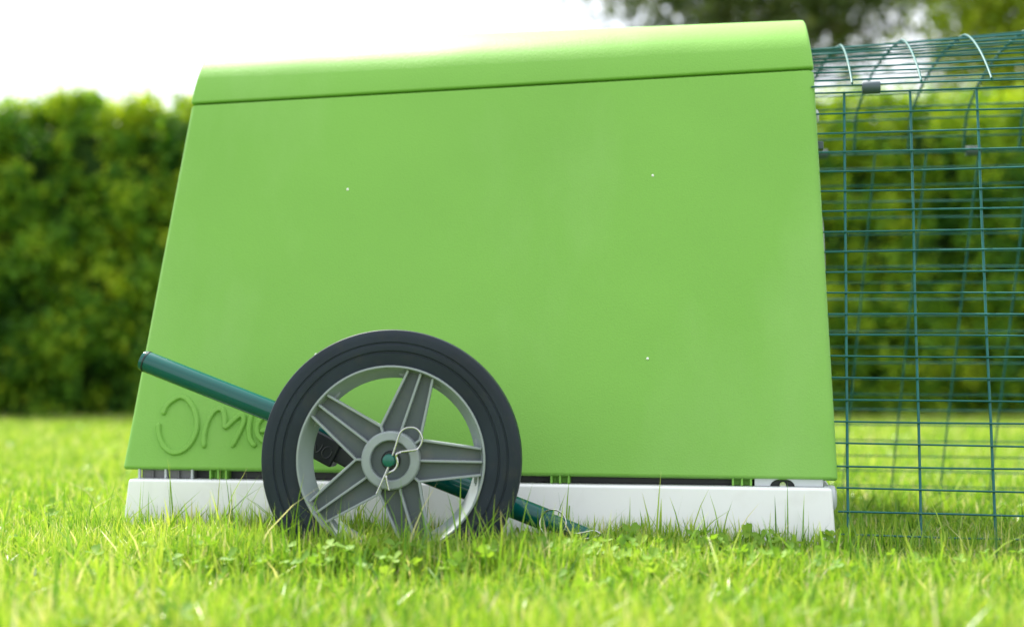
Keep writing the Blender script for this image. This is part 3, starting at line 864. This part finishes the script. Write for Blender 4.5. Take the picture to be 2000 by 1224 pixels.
def build_grass():
    parts = []
    near_h = (0.026, 0.052)
    parts.append(blades(125000, (-1.15, 1.45), (0.62, 2.35), near_h, (0.0026, 0.0054), 3, tall=0.04, seed=51))
    def strip(x, y):
        s, d = to_hutch(x, y); return (d > -0.085) & (d < 0.03) & (s > -0.6) & (s < 0.8)
    parts.append(blades(46000, (-0.7, 1.0), (1.55, 2.15), (0.042, 0.063), (0.0018, 0.0038), 4, keep=strip, tall=0.04, bend=0.35, tone_c=0.36, seed=52))
    def band(x, y):
        s, d = to_hutch(x, y); return (d > -0.32) & (d < -0.085) & (s > -0.62) & (s < 0.9)
    parts.append(blades(40000, (-0.75, 1.05), (1.4, 2.1), (0.038, 0.058), (0.0022, 0.0048), 3, keep=band, tall=0.01, bend=0.5, seed=59))
    def by_wheel(x, y):
        s, d = to_hutch(x, y); return (d > -0.34) & (d < -0.196) & (s > -0.34) & (s < 0.12)
    parts.append(blades(16000, (-0.5, 0.3), (1.45, 1.85), (0.048, 0.070), (0.0018, 0.0038), 4, keep=by_wheel, tall=0.05, bend=0.4, tone_c=0.42, seed=58))
    parts.append(blades(110000, (-2.8, 3.4), (2.35, 4.6), (0.03, 0.055), (0.004, 0.007), 2, tall=0.02, seed=53))
    parts.append(blades(26000, (-2.8, -1.15), (0.4, 2.35), (0.03, 0.055), (0.0035, 0.006), 2, seed=54))
    parts.append(blades(26000, (1.45, 3.4), (0.4, 2.35), (0.03, 0.055), (0.0035, 0.006), 2, seed=55))
    parts.append(blades(110000, (-5.5, 6.5), (4.6, 8.3), (0.03, 0.06), (0.007, 0.013), 2, seed=56))
    parts.append(blades(26000, (-1.6, 1.6), (-0.9, 0.62), (0.026, 0.045), (0.0035, 0.006), 2, seed=57))
    V, F, T = [], [], []; off = 0
    for v, f, t in parts:
        V.append(v); F.append(f + off); T.append(t); off += len(v)
    o = tri_mesh('grass', np.concatenate(V), np.concatenate(F), M_grass, None, np.concatenate(T))
    o.data.polygons.foreach_set('use_smooth', np.ones(len(o.data.polygons), dtype=bool))
    tag(o, 'short bright green lawn grass around the hutch', 'grass', kind='stuff')
build_grass()

def build_clover():
    g = np.random.default_rng(77)
    spots = []
    def patch(n, cx, cy, rx, ry, hr=(0.020, 0.046)):
        for _ in range(n):
            x, y = g.normal(cx, rx), g.normal(cy, ry)
            if outside_hutch(np.array([x]), np.array([y]), 0.004)[0]: spots.append((x, y, g.uniform(*hr)))
    patch(95, 0.02, 1.64, 0.15, 0.05); patch(80, -0.06, 1.60, 0.15, 0.04, (0.034, 0.056)); patch(40, 0.10, 1.68, 0.09, 0.03, (0.03, 0.052)); patch(60, 0.3, 1.6, 0.25, 0.07, (0.028, 0.046)); patch(40, -0.45, 1.65, 0.2, 0.1, (0.026, 0.042)); patch(50, 0.16, 1.74, 0.16, 0.035); patch(24, -0.16, 1.64, 0.10, 0.04)
    patch(26, 0.30, 1.70, 0.12, 0.05); patch(8, -0.55, 1.75, 0.15, 0.1); patch(30, -0.8, 2.15, 0.1, 0.1)
    patch(18, 0.62, 1.62, 0.12, 0.06); patch(16, 0.0, 1.35, 0.45, 0.12); patch(14, -0.25, 1.82, 0.08, 0.02)
    patch(20, 0.0, 1.2, 0.8, 0.3, (0.022, 0.040))
    V, F, T = [], [], []
    for x, y, h in spots:
        z0 = float(lawn_height(np.array([x]), np.array([y]))[0])
        tilt = Vector((g.normal(0, .55), g.normal(-.25, .5), 1)).normalized()
        fx = tilt.cross(Vector((0, 1, 0.2))).normalized(); fy = tilt.cross(fx)
        c = Vector((x, y, z0 + h)); R_ = g.uniform(0.0036, 0.0068); tone = float(np.clip(g.normal(.55, .2), 0, 1))
        a0_ = g.uniform(0, 6.28)
        # stalk
        b = len(V); w = 0.0009
        bx = Vector((x + g.normal(0, .008), y + g.normal(0, .008), z0))
        V += [bx - Vector((w, 0, 0)), bx + Vector((w, 0, 0)), c + Vector((w, 0, 0)), c - Vector((w, 0, 0))]; T += [tone * .8] * 4
        F += [b, b + 1, b + 2, b, b + 2, b + 3]
        for k in range(3):
            a = a0_ + k * 2.0944 + g.normal(0, .1)
            ax_ = fx * math.cos(a) + fy * math.sin(a); ay_ = tilt.cross(ax_)
            lift = g.uniform(-.3, .9)
            out = [(0.0, 0.0), (0.35, 0.48), (0.85, 0.80), (1.35, 0.82), (1.72, 0.52), (1.66, 0.0), (1.72, -0.52), (1.35, -0.82), (0.85, -0.80), (0.35, -0.48)]
            b = len(V)
            V.append(c + ax_ * R_ * 0.95 + tilt * R_ * (0.95 * lift - 0.16)); T.append(min(1, tone + .12))
            for p, q in out:
                V.append(c + ax_ * (p * R_) + ay_ * (q * R_) + tilt * R_ * (p * lift + abs(q) * 0.22)); T.append(tone)
            m = len(out)
            for i in range(m): F += [b, b + 1 + i, b + 1 + (i + 1) % m]
    o = tri_mesh('clover', np.array([tuple(v) for v in V]), np.array(F), M_clover, None, np.array(T))
    o.data.polygons.foreach_set('use_smooth', np.ones(len(o.data.polygons), dtype=bool))
    tag(o, 'round leaved clover growing through the grass in front of the wheel and white base', 'clover', kind='stuff')
build_clover()
